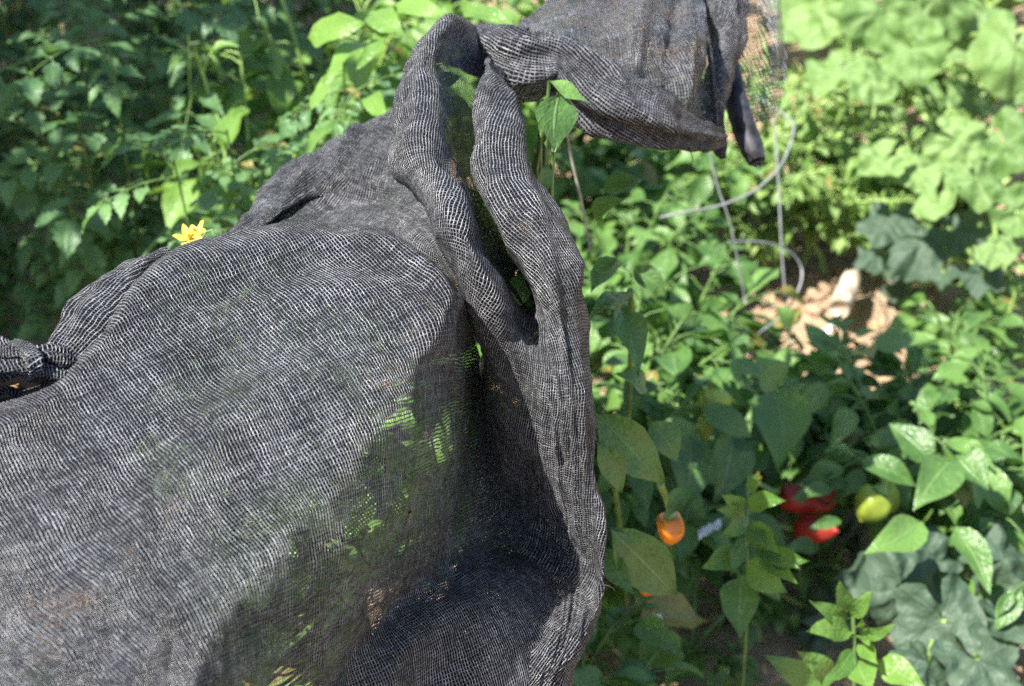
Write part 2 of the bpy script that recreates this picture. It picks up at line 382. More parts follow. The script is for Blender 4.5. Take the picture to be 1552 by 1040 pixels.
def tomato_plant(x, y, h, spread, nl, L, seed, label, mat='tomato', lean=(0, 0), group='tomato plants in the shaded row', extra=None):
    rnd = random.Random(seed); root = Vector((x, y, -.02)); e = empty('tomato_plant', root, label, 'tomato plant', group)
    st = MB(); fo = MB(); nb = 7; nl = int(nl*3.4); L *= .76; cs = []
    for k in range(nb):
        a = 2*math.pi*(k+rnd.uniform(-.3, .3))/nb; rr = spread*rnd.uniform(.3, .8)
        end = root+Vector((math.cos(a)*rr+lean[0], math.sin(a)*rr+lean[1], h*rnd.uniform(.75, 1.)))
        c = bez(root, root.lerp(end, .35)+Vector((math.cos(a)*rr*.5, math.sin(a)*rr*.5, h*.1)), end, 10)
        st.tube(c, [.0052-.0004*i for i in range(11)], 5); cs.append(c)
    for k in range(nl):
        c = cs[k % nb]; t = rnd.uniform(.12, 1.); i = min(9, int(t*10)); p = c[i].lerp(c[i+1], t*10-i); a = rnd.uniform(0, 6.28)
        d = Vector((math.cos(a), math.sin(a), rnd.uniform(-.1, .75)))
        tomato_leaf(fo, st, p, d, L*rnd.uniform(.65, 1.15), rnd, rnd.uniform(.85, 1.15))
    if extra: extra(e, fo, st, rnd)
    st.build('stem', M['stem'], e, loc=root); fo.build('foliage', M[mat], e, loc=root)
    return e
def squash_plant(x, y, spread, leaves, r, seed, label, mat='squash', h=.4, deep=.25, name='squash_plant', cat='squash plant', group='squash plants with broad leaves', fixed=()):
    rnd = random.Random(seed); root = Vector((x, y, -.02)); e = empty(name, root, label, cat, group); st = MB(); fo = MB()
    def one(p, rr, nr, dv, tint=None):
        mid = root.lerp(p, .55)+UPV*(p-root).length*.18
        st.tube(bez(root, mid, p, 8), [.007-.0004*i for i in range(9)], 6); squash_leaf(fo, p, dv, nr, rr, rnd, 5, deep, rnd.uniform(.08, .2), tint)
    for k in range(leaves):
        a = 2*math.pi*(k*.382+rnd.uniform(-.06, .06)); q = math.sqrt((k+.6)/leaves)*spread
        p = root+Vector((math.cos(a)*q, math.sin(a)*q, h*rnd.uniform(.45, 1.)))
        nr = Vector((math.cos(a)*.5+rnd.uniform(-.35, .35), math.sin(a)*.5+rnd.uniform(-.35, .35)-.2, 1))
        one(p, r*rnd.uniform(.65, 1.15), nr, Vector((math.cos(a), math.sin(a), -.3)))
    for (X, Y, d, rp, nr, dv) in fixed: one(P(X, Y, d), rp*d/FPX, Vector(nr), Vector(dv))
    st.build('stem', M['stem_pale'], e, loc=root); fo.build('foliage', M[mat], e, loc=root)
    return e
def bell_pepper(parent, c, r, ln, axis, mat, rnd, label=None):
    "lobed fruit with a calyx and stalk; c in world, parent is an unrotated plant root"
    ax = axis.normalized(); s = ax.orthogonal().normalized(); b = ax.cross(s); rows = []
    for i in range(13):
        t = i/12; rad = r*(math.sin(math.pi*min(1, t*.97+.02))**.55)*(1.05-.28*t)
        zz = (t-.5)*ln-(.16*ln*math.exp(-((t)/.08)**2)*-1)
        rows.append([c+ax*zz+(s*math.cos(a)+b*math.sin(a))*rad*(1+.10*math.cos(4*a+.4)*(1.2-t)+.03*math.sin(7*t+2*a)) for a in [j*2*math.pi/20 for j in range(20)]])
    m = MB(); m.grid(rows, None, (0, 0, 0), True); m.f.append(tuple(range(len(m.v)-20, len(m.v)))); m.f.append(tuple(range(20))[::-1])
    loc = parent.location; o = m.build('pepper_fruit', M[mat], parent, loc=loc)
    if label: o['label'] = label
    k = MB(); top = c-ax*ln*.46
    k.tube([top+ax*.004, top-ax*.004, top-ax*.02+s*.004, top-ax*.04+s*.012], [r*.42, r*.2, .0035, .004], 8); k.build('stalk', M['stem_pale'], o, loc=loc)
    return o
def flower(parent, c, r, nrm, rnd, n=5):
    m = MB(); nrm = nrm.normalized(); s = nrm.orthogonal().normalized(); b = nrm.cross(s)
    for k in range(n):
        a = 2*math.pi*k/n+rnd.uniform(-.2, .2); d = s*math.cos(a)+b*math.sin(a)+nrm*rnd.uniform(-.3, .5)
        leaf(m, c, d, nrm, r*rnd.uniform(.9, 1.2), .42, rnd, rnd.uniform(-.2, .4), .3, (0, 0, 0), 0, 'lance')
    m.tube([c, c+nrm*r*.45, c+nrm*r*.75], [r*.16, r*.14, r*.04], 6)
    return m.build('flower', M['yellow'], parent, loc=parent.location)

# ------------------------------------------------------------------ shade net
def catmull(a, n):
    "catmull-rom along axis 0, n sub-steps"
    a = np.asarray(a, dtype=float); N = len(a)
    ext = np.concatenate([[2*a[0]-a[1]], a, [2*a[-1]-a[-2]]]); out = []
    for i in range(N-1):
        p0, p1, p2, p3 = ext[i], ext[i+1], ext[i+2], ext[i+3]
        for k in range(n):
            t = k/n
            out.append(.5*((2*p1)+(-p0+p2)*t+(2*p0-5*p1+4*p2-p3)*t*t+(-p0+3*p1-3*p2+p3)*t**3))
    out.append(a[-1]); return np.array(out)
def dense(ctrl, n):
    w_ = np.array([[list(P(*c)) for c in row] for row in ctrl])
    w_ = catmull(w_, n); w_ = np.swapaxes(catmull(np.swapaxes(w_, 0, 1), n), 0, 1)
    return w_
def relax(G, k, lam=.5):
    G = G.copy()
    for _ in range(k):
        A = G.copy(); A[1:-1, 1:-1] = (G[:-2, 1:-1]+G[2:, 1:-1]+G[1:-1, :-2]+G[1:-1, 2:])/4
        G = G*(1-lam)+A*lam
    return G
def wrinkle(G, specs, amp=1., seed=0):
    "push the sheet along its normals: specs of (amplitude, frequency vector in row/col units, phase) plus fine crumple"
    du = np.gradient(G, axis=0); dv = np.gradient(G, axis=1); N = np.cross(du, dv); N /= (np.linalg.norm(N, axis=2, keepdims=True)+1e-9)
    nr, nc = G.shape[:2]; H = np.zeros((nr, nc)); I, J = np.meshgrid(np.linspace(0, 1, nr), np.linspace(0, 1, nc), indexing='ij')
    for (a, fi, fj, ph, ci, cj, si, sj) in specs:
        H += a*np.sin(2*math.pi*(fi*I+fj*J)+ph)*np.exp(-((I-ci)/si)**2-((J-cj)/sj)**2)
    for i in range(nr):
        for j in range(nc):
            p = Vector(G[i, j])
            H[i, j] += amp*(-.0045*max(0, .35-abs(noise.noise(p*13+Vector((5, seed, 0)))))**1.0+.0030*noise.noise(p*22+Vector((seed, 0, 0)))+.0016*noise.noise(p*55+Vector((0, seed, 0)))+.0007*noise.noise(p*130))
    return G+N*H[..., None]
def net_sheet(name, G, mat, parent, ang=0., unwrap=True, spots=()):
    m = MB(); m.grid([[tuple(p) for p in r] for r in G])
    if spots:      # where the cloth is stretched and its meshes stand open: (row, col, size, size, amount)
        a, b = G.shape[:2]; I, J = np.meshgrid(np.linspace(0, 1, a), np.linspace(0, 1, b), indexing='ij')
        o_ = sum(q[4]*np.exp(-((I-q[0])/q[2])**2-((J-q[1])/q[3])**2) for q in spots)
        m.t = [(float(x), 0, 0) for x in o_.ravel()]
    o = m.build(name, mat, parent); me = o.data
    nr, nc = G.shape[:2]
    if unwrap:
        for q in bpy.context.view_layer.objects: q.select_set(False)
        bpy.context.view_layer.objects.active = o; o.select_set(True)
        bpy.ops.object.mode_set(mode='EDIT'); bpy.ops.mesh.select_all(action='SELECT')
        try: bpy.ops.uv.unwrap(method='MINIMUM_STRETCH', iterations=20, margin=0)
        except Exception as ex:
            print('unwrap', ex); bpy.ops.uv.unwrap(method='ANGLE_BASED', margin=0)
        bpy.ops.object.mode_set(mode='OBJECT')
        ul = me.uv_layers['UVMap']; uv = np.zeros(len(me.loops)*2, dtype=np.float32); ul.data.foreach_get('uv', uv); uv = uv.reshape(-1, 2).astype(float)
        li = np.zeros(len(me.loops), dtype=np.int32); me.loops.foreach_get('vertex_index', li)
        V = np.zeros((nr*nc, 2)); V[li] = uv; V = V.reshape(nr, nc, 2)
        # real size: compare edge lengths
        e3 = np.linalg.norm(np.diff(G, axis=1), axis=2).sum()+np.linalg.norm(np.diff(G, axis=0), axis=2).sum()
        e2 = np.linalg.norm(np.diff(V, axis=1), axis=2).sum()+np.linalg.norm(np.diff(V, axis=0), axis=2).sum()
        V *= e3/e2
        mi, mj = nr//2, nc//2; dj = V[mi, min(nc-1, mj+3)]-V[mi, max(0, mj-3)]
        a = -math.atan2(dj[1], dj[0])+ang; c, s_ = math.cos(a), math.sin(a)
        V = V@np.array([[c, s_], [-s_, c]])
        ul.data.foreach_set('uv', V.reshape(-1, 2)[li].astype(np.float32).ravel())
    else:
        u = np.zeros((nr, nc)); v = np.zeros((nr, nc))
        u[:, 1:] = np.cumsum(np.linalg.norm(np.diff(G, axis=1), axis=2), axis=1).mean(axis=0)[None, :]
        v[1:, :] = np.cumsum(np.linalg.norm(np.diff(G, axis=0), axis=2), axis=0).mean(axis=1)[:, None]
        V = np.stack([u, v], 2); c, s_ = math.cos(ang), math.sin(ang); V = V@np.array([[c, s_], [-s_, c]])
        li = np.zeros(len(me.loops), dtype=np.int32); me.loops.foreach_get('vertex_index', li)
        me.uv_layers['UVMap'].data.foreach_set('uv', V.reshape(-1, 2)[li].astype(np.float32).ravel())
    return o
def net_tube(name, ctrl, mat, parent, n=48, seed=0, squash=1., ang=0., amp=1., folds=3, fa=.10):
    "gathered cloth roll along (X, Y, d, radius in photo pixels)"
    A = catmull(np.array([list(P(X, Y, d))+[r*d/FPX] for X, Y, d, r in ctrl]), 9); rows = []; ref = None; tw = 0.
    for i in range(len(A)):
        p = Vector(A[i][:3]); d = Vector(A[min(len(A)-1, i+1)][:3])-Vector(A[max(0, i-1)][:3]); d.normalize()
        if ref is None: ref = d.cross(UPV).normalized()
        ref = (ref-d*ref.dot(d)).normalized(); b = d.cross(ref); tw += .03
        row = []
        for k in range(n+1):
            a = 2*math.pi*k/n
            r = max(.001, A[i][3])*(1+fa*math.sin(folds*a+tw*3+seed)+.05*math.sin(7*a+tw*7+seed*2))
            row.append(p+ref*math.cos(a)*r+b*math.sin(a)*r*squash)
        rows.append([tuple(q) for q in row])
    G = wrinkle(np.array(rows), [], amp, seed)
    G[:, -1] = G[:, 0]
    return net_sheet(name, G, mat, parent, ang, False)

SHEETS = {}
def behind_leaves(fo, st, root, key, i0, i1, j0, j1, n, lo, hi, ll, rnd):
    'leaves lying close under the cloth, each on a petiole from the plant'
    G = SHEETS[key]; a, b = G.shape[:2]
    for _ in range(n):
        i = int(rnd.uniform(i0, i1)*(a-3))+1; j = int(rnd.uniform(j0, j1)*(b-3))+1; p = Vector(G[i, j])
        nr = (Vector(G[i+1, j])-Vector(G[i-1, j])).cross(Vector(G[i, j+1])-Vector(G[i, j-1])).normalized()
        if nr.dot(CAM-p) < 0: nr = -nr
        if key == 'fold': nr = (-FWD+nr*.3).normalized()
        q = p-nr*rnd.uniform(lo, hi)+FWD*.01; d = nr.orthogonal(); d.rotate(Matrix.Rotation(rnd.uniform(0, 6.28), 3, nr))
        L = ll*rnd.uniform(.7, 1.2); base = q-d*L*.5
        leaf(fo, base, d, nr, L, .55, rnd, rnd.uniform(.02, .12), .1, (rnd.random(), 0, 0))
        hub = root+Vector((0, 0, max(.1, base.z-root.z-.26))); hub = hub.lerp(base, .35)-nr*.03; st.tube(bez(hub, (hub+base)/2-nr*.05, base, 4), .0013, 4, cap=False)
def build_net():
    A = [
     [(-150,600,1.05),(90,525,1.12),(215,430,1.2),(370,385,1.25),(500,375,1.25),(610,390,1.2),(700,455,1.12),(715,490,1.16),(722,530,1.2),(735,600,1.26),(780,640,1.28),(840,640,1.28)],
     [(-120,690,.84),(100,562,.95),(235,396,1.03),(370,348,1.07),(500,336,1.09),(610,355,1.075),(692,437,1.04),(706,470,1.09),(713,520,1.17),(722,600,1.24),(765,640,1.27),(835,640,1.26)],
     [(-140,760,.80),(60,660,.89),(210,500,.98),(360,420,1.03),(500,400,1.05),(600,420,1.045),(668,485,1.015),(688,540,1.06),(702,620,1.12),(712,700,1.19),(765,740,1.27),(850,760,1.30)],
     [(-150,850,.76),(50,760,.85),(200,620,.93),(330,530,.98),(450,490,1.0),(540,500,1.0),(612,588,.98),(650,640,1.02),(678,720,1.08),(698,800,1.14),(765,815,1.21),(860,830,1.27)],
     [(-160,950,.72),(30,860,.80),(170,740,.87),(280,650,.92),(380,610,.945),(460,630,.945),(520,710,.922),(570,765,.95),(612,835,1.02),(655,875,1.09),(745,870,1.13),(872,880,1.22)],
     [(-180,1060,.68),(0,970,.755),(130,860,.815),(230,780,.86),(310,740,.885),(370,760,.885),(425,825,.873),(485,880,.90),(545,940,.96),(612,935,1.04),(725,935,1.08),(872,950,1.15)],
     [(-190,1180,.64),(-20,1080,.71),(100,980,.765),(180,910,.80),(250,880,.82),(300,890,.83),(345,945,.828),(400,1000,.855),(470,1050,.92),(580,1010,1.01),(705,1010,1.05),(865,1030,1.14)],
     [(-200,1300,.6),(-30,1200,.67),(80,1100,.72),(150,1050,.75),(210,1020,.77),(255,1025,.785),(300,1065,.788),(350,1120,.82),(440,1160,.9),(570,1110,1.0),(700,1110,1.05),(840,1130,1.13)],
     [(-210,1500,.55),(-40,1400,.61),(70,1310,.65),(130,1260,.68),(180,1230,.70),(220,1230,.71),(255,1260,.72),(310,1300,.78),(420,1330,.88),(560,1260,1.0),(700,1250,1.06),(820,1270,1.14)],
     [(-230,1900,.58),(-60,1800,.63),(60,1700,.68),(120,1640,.71),(170,1600,.73),(210,1590,.75),(245,1600,.77),(300,1600,.83),(410,1600,.93),(550,1500,1.04),(690,1480,1.1),(800,1480,1.16)],
    ]
    G = relax(dense(A, 12), 6)
    sp = [(.0045, 2.5, 3.0, .3, .55, .30, .35, .22), (.0035, 5, 2.0, 1.2, .35, .42, .2, .2), (.004, -1, 7, .5, .62, .72, .3, .12), (.006, 1.0, 9, .2, .75, .80, .3, .15), (.003, 9, 2, 0, .2, .45, .12, .25), (.004, 3, 6, 2, .7, .9, .3, .15)]
    G = wrinkle(G, sp, 1.0, 3)
    SHEETS['front'] = G
    root = net_sheet('shade_net', G, M['net'], None, R(90), True, [(.33, .72, .16, .05, .45), (.48, .60, .18, .09, .78), (.62, .52, .09, .06, .55), (.68, .66, .12, .06, .7), (.55, .40, .1, .18, .12), (.3, .25, .1, .12, .12), (.3, .86, .1, .05, .6)])
    tag(root, 'black knitted shade cloth draped over the plants with a twisted fold standing up', 'shade net')
    B = [
     [(655,150,1.42),(645,80,1.38),(672,52,1.38),(700,50,1.39),(720,66,1.40),(735,85,1.40),(738,92,1.38),(750,100,1.36),(770,110,1.36),(780,120,1.38)],
     [(628,130,1.30),(620,88,1.25),(655,42,1.23),(690,27,1.24),(715,50,1.28),(733,92,1.30),(735,86,1.262),(741,88,1.25),(752,100,1.26),(765,108,1.29)],
     [(615,165,1.25),(597,155,1.19),(625,128,1.15),(662,120,1.175),(695,140,1.25),(738,160,1.27),(721,146,1.185),(752,134,1.178),(787,160,1.195),(780,185,1.26)],
     [(622,265,1.22),(595,255,1.16),(637,240,1.10),(678,235,1.12),(705,248,1.22),(738,262,1.24),(716,250,1.135),(760,236,1.125),(811,262,1.148),(795,290,1.24)],
     [(672,352,1.17),(645,338,1.12),(684,330,1.06),(720,338,1.085),(745,360,1.19),(785,380,1.21),(750,352,1.108),(806,326,1.092),(866,352,1.122),(850,375,1.22)],
     [(716,455,1.15),(694,440,1.085),(730,430,1.05),(762,440,1.068),(785,455,1.14),(806,455,1.16),(804,440,1.10),(838,420,1.075),(884,430,1.11),(872,445,1.2)],
     [(728,560,1.24),(738,545,1.12),(767,535,1.088),(790,530,1.088),(809,530,1.094),(824,530,1.093),(838,530,1.088),(864,525,1.082),(893,530,1.11),(882,540,1.2)],
     [(722,670,1.27),(754,665,1.18),(786,650,1.128),(811,645,1.110),(831,640,1.102),(847,640,1.098),(860,640,1.094),(878,640,1.092),(900,640,1.112),(888,650,1.2)],
     [(712,785,1.26),(752,775,1.235),(792,765,1.205),(822,758,1.172),(842,753,1.15),(856,750,1.139),(870,750,1.128),(888,750,1.119),(907,752,1.124),(892,760,1.2)],
     [(690,870,1.15),(740,862,1.18),(790,862,1.195),(828,865,1.20),(850,868,1.195),(868,871,1.185),(882,874,1.175),(899,877,1.155),(916,880,1.125),(902,890,1.2)],
     [(665,960,1.10),(725,955,1.11),(780,955,1.12),(820,958,1.12),(842,960,1.115),(857,962,1.115),(868,964,1.115),(882,965,1.12),(893,966,1.14),(880,970,1.2)],
     [(650,1060,1.09),(710,1060,1.10),(765,1060,1.10),(800,1060,1.10),(818,1060,1.10),(831,1060,1.10),(840,1060,1.105),(851,1060,1.115),(860,1060,1.14),(850,1060,1.2)],
     [(640,1250,1.10),(700,1250,1.11),(760,1250,1.12),(795,1250,1.12),(812,1250,1.125),(824,1250,1.13),(832,1250,1.135),(842,1250,1.145),(850,1250,1.17),(840,1250,1.22)],
     [(640,1500,1.14),(700,1500,1.15),(760,1500,1.16),(795,1500,1.16),(812,1500,1.165),(824,1500,1.17),(832,1500,1.175),(842,1500,1.185),(850,1500,1.2),(840,1500,1.25)],
    ]
    G = relax(dense(B, 12), 3)
    SHEETS['fold'] = G
    net_sheet('gathered_fold', wrinkle(G, [(.003, 9, 2, 0, .2, .2, .2, .3), (.0025, 4, 10, 0, .45, .75, .3, .3), (.004, 5, 3, 1, .75, .3, .15, .4), (.001, 2, 16, 0, .75, .6, .2, .3)], 1.7, 11), M['net_tight'], root, R(8), True, [(.20, .45, .13, .09, 1.05), (.72, .1, .2, .12, .3)])
    C = [
     [(330,420,1.34),(420,300,1.46),(510,250,1.5),(590,205,1.52),(650,180,1.5)],
     [(338,372,1.26),(424,258,1.37),(508,206,1.41),(590,166,1.43),(648,150,1.4)],
     [(370,352,1.25),(450,290,1.33),(530,248,1.355),(600,215,1.35),(657,208,1.30)],
     [(388,347,1.25),(464,300,1.318),(544,274,1.328),(607,266,1.295),(674,262,1.23)],
     [(400,354,1.255),(480,316,1.312),(562,302,1.30),(620,308,1.245),(695,316,1.19)],
     [(470,372,1.23),(535,360,1.24),(590,362,1.22),(640,372,1.17),(690,400,1.14)],
     [(520,450,1.24),(570,450,1.26),(630,450,1.24),(680,460,1.2),(720,470,1.18)],
    ]
    G = relax(dense(C, 12), 2)
    net_sheet('back_fold', wrinkle(G, [(.006, 6, 1.5, .5, .5, .4, .3, .5), (.003, 9, 6, 0, .3, .6, .3, .4)], 1.6, 21), M['net_tight'], root, R(35))
    net_tube('rolled_edge', [(655,70,1.40,14),(690,66,1.37,30),(735,80,1.34,46),(790,98,1.325,58),(845,98,1.33,46),(900,140,1.33,58),(962,168,1.34,50),(1022,192,1.37,34),(1070,206,1.40,22),(1089,208,1.43,16)], M['net_tight'], root, 84, 5, .85, R(10), 1.6, 5, .16)
    E = [
     [(960,-150,1.70),(995,-160,1.73),(1025,-160,1.73),(1050,-160,1.71),(1078,-150,1.68)],
     [(895,-55,1.62),(940,-65,1.65),(985,-70,1.65),(1025,-65,1.64),(1065,-60,1.62)],
     [(800,18,1.50),(875,3,1.50),(955,-5,1.49),(1015,0,1.49),(1062,5,1.51)],
     [(775,60,1.42),(865,60,1.39),(955,50,1.38),(1025,55,1.39),(1072,70,1.44)],
     [(800,95,1.40),(890,115,1.37),(970,110,1.355),(1035,120,1.37),(1080,130,1.43)],
     [(840,140,1.40),(915,165,1.38),(985,170,1.37),(1045,178,1.385),(1084,192,1.43)],
     [(880,190,1.46),(940,205,1.45),(1000,212,1.44),(1050,212,1.44),(1082,215,1.46)],
    ]
    G = relax(dense(E, 11), 2)
    net_sheet('net_flap', wrinkle(G, [(.011, 1.6, 2.6, .6, .5, .6, .4, .5), (.005, 3, 7, 0, .6, .7, .4, .4)], 2.4, 31), M['net'], root, R(-6))
    hm = MB(); hm.tube([Vector(G[i, -1])+Vector((.001, -.001, 0)) for i in range(0, G.shape[0], 2)], .0032, 6); hm.build('hem', M['net_tight'], root)
    rt = random.Random(8)
    for (X, Y, d, dx, dy) in ((1082,150,1.425,22,30),(1086,190,1.425,-14,34),(905,885,1.12,26,10),(60,560,.955,-30,-30),(110,585,.95,20,-26),(1040,222,1.37,10,24)):
        th = MB(); a_ = P(X, Y, d); th.tube(bez(a_, P(X+dx*.9, Y+dy*.2, d-.01), P(X+dx, Y+dy, d), 8), .0005, 4); th.build('loose_thread', M['plastic'], root)
    net_tube('gathered_end', [(1045,-70,1.64,44),(1072,-35,1.6,42),(1092,15,1.55,36),(1102,60,1.53,24),(1088,110,1.5,17),(1085,170,1.48,16),(1092,222,1.47,13),(1096,240,1.47,4)], M['net_tight'], root, 40, 9, 1., R(20), 1.6)
    F = [[(1086,-80,1.69),(1132,-85,1.71),(1186,-75,1.73)], [(1092,-20,1.64),(1136,-25,1.66),(1188,-10,1.68)], [(1100,50,1.60),(1140,60,1.62),(1196,70,1.64)], [(1108,120,1.58),(1150,140,1.60),(1192,150,1.62)], [(1112,165,1.58),(1150,185,1.60),(1180,180,1.63)]]
    net_sheet('loose_edge', wrinkle(dense(F, 12), [(.008, .5, 2.5, 0, .5, .5, .8, .8)], 2., 41), M['net_loose'], root, R(15), False)
    # left side: ribbed fold, and the bunched end tied round the stake
    net_tube('side_fold', [(250,400,1.12,20),(205,428,1.08,34),(165,470,1.04,42),(130,515,1.01,44),(100,552,.99,36),(60,600,.98,24),(10,650,.97,24),(-60,720,.95,24)], M['net_tight'], root, 44, 13, 1., R(5), 1.)
    net_tube('bunched_end', [(-160,530,.92,26),(-60,532,.93,24),(0,538,.945,18),(45,541,.945,18),(85,551,.955,22),(120,575,.965,16),(150,600,.975,6)], M['net_tight'], root, 48, 17, .8, R(70), 1.6, 6, .2)
    for q in ([(-120,600,.935,9),(-40,585,.93,10),(5,572,.935,9),(48,560,.94,10),(90,566,.945,9),(128,590,.945,5)], [(-100,560,.925,12),(-30,556,.92,13),(20,556,.925,11),(70,562,.935,11),(112,582,.94,7)], [(-90,640,.93,8),(-30,612,.935,8),(8,590,.945,7),(30,606,.95,7),(18,632,.95,5)], [(20,520,.955,10),(45,535,.935,13),(52,556,.925,13),(44,575,.94,9)]):
        net_tube('twisted_strand', q, M['net_tight'], root, 22, q[0][1], .75, R(65), .8, 4, .2)
    net_tube('bunched_end', [(-160,470,1.02,20),(-60,500,1.0,18),(0,522,.98,12),(50,535,.97,9),(100,560,.97,8)], M['net_tight'], root, 28, 23, 1., R(40), 1.)

def props():
    m = MB(); m.tube([P(*q) for q in ((1075,-60,1.62),(1095,60,1.56),(1115,150,1.52),(1128,195,1.50),(1140,225,1.49),(1147,245,1.485))], [.012, .012, .0125, .0128, .0125, .0095], 16)
    m.tube([P(1146,243,1.487), P(1148,250,1.483)], [.0085, .004], 16)
    tag(m.build('pipe_end', M['plastic']), 'black plastic pipe end poking down from the gathered net corner', 'pipe')
    m = MB(); m.tube([P(*q) for q in ((-80,590,.965),(-20,585,.962),(20,575,.96),(60,572,.965),(95,590,.98))], [.009, .010, .009, .008, .005], 10)
    m.tube([P(-30,545,.985), P(15,570,.975), P(45,600,.97), P(60,640,.99)], [.005, .006, .005, .004], 8)
    m.tube([P(-30,620,.95), P(15,592,.95), P(40,575,.965)], [.004, .005, .003], 8)
    tag(m.build('dry_branch', M['wood']), 'weathered brown branch stub under the bunched net at the left edge', 'branch')
    # wire cage hoops with their upright wires
    e = empty('wire_cage', Z(1180, 520, 0), 'bent pale wire plant cage with two hoops over the small-leaved bush', 'plant cage'); loc = e.location
    def wire(name, pts, r):
        c = catmull(np.array([list(q) for q in pts]), 8); m = MB(); m.tube([Vector(q) for q in c], r, 8); m.build(name, M['wire'], e, loc=loc)
    wire('hoop', [P(1000,330,2.05), P(1035,322,2.06), P(1090,312,2.1), P(1145,288,2.16), P(1185,248,2.24), P(1203,195,2.34), P(1190,175,2.42), P(1150,150,2.52)], .0019)
    wire('hoop', [P(1105,366,2.14), P(1160,368,2.2), P(1197,382,2.24), P(1215,408,2.26), P(1210,440,2.24), P(1188,476,2.2), P(1150,505,2.15)], .0017)
    wire('upright_wire', [P(1172,165,2.26), P(1180,280,2.27), P(1186,400,2.29), P(1198,520,2.32)], .0015)
    wire('upright_wire', [P(1062,160,1.98), P(1084,270,2.02), P(1108,345,2.05), P(1130,460,2.12)], .0013)
    m = MB(); m.tube([P(858,195,1.5), P(866,240,1.52), P(880,300,1.56), P(895,380,1.6)], .0014, 6)
    tag(m.build('twine', M['twine']), 'thin grey twine hanging down beside the leaf under the net arch', 'twine')
    # pale stake lying by the bare soil
    a = Z(1285, 445, .05); m = MB()
    m.tube([P(1272,468,2.62), P(1278,455,2.64), P(1286,436,2.68), P(1292,420,2.72), P(1293,416,2.73)], [.019, .021, .020, .018, .010], 12)
    tag(m.build('wooden_peg', M['stake']), 'pale thick wooden peg lying on the sunlit bare soil', 'peg')
    rnd = random.Random(3)
    def scrap(X, Y, d, r, label):
        m = MB(); c = P(X, Y, d); rows = []
        for i in range(7):
            row = []
            for j in range(7):
                u, v = i/6-.5, j/6-.5; q = Vector((u, v*.6, u*.8))*r*2
                row.append(c+q+Vector((0, 0, 1))*r*.7*noise.noise(q*60/r*.01+Vector((X, Y, 0))*1.37+Vector((u*3, v*3, 0))))
            rows.append(row)
        m.grid(rows); tag(m.build('plastic_scrap', M['white']), label, 'plastic scrap', 'white plastic scraps among the plants')
    scrap(1245, 508, 2.45, .018, 'white crumpled plastic scrap at the edge of the bare soil')
    scrap(1075, 802, 1.72, .013, 'white crumpled plastic scrap behind the orange pepper')
    scrap(985, 945, 1.62, .013, 'grey white plastic scrap low beside the bottom bulge of the net')

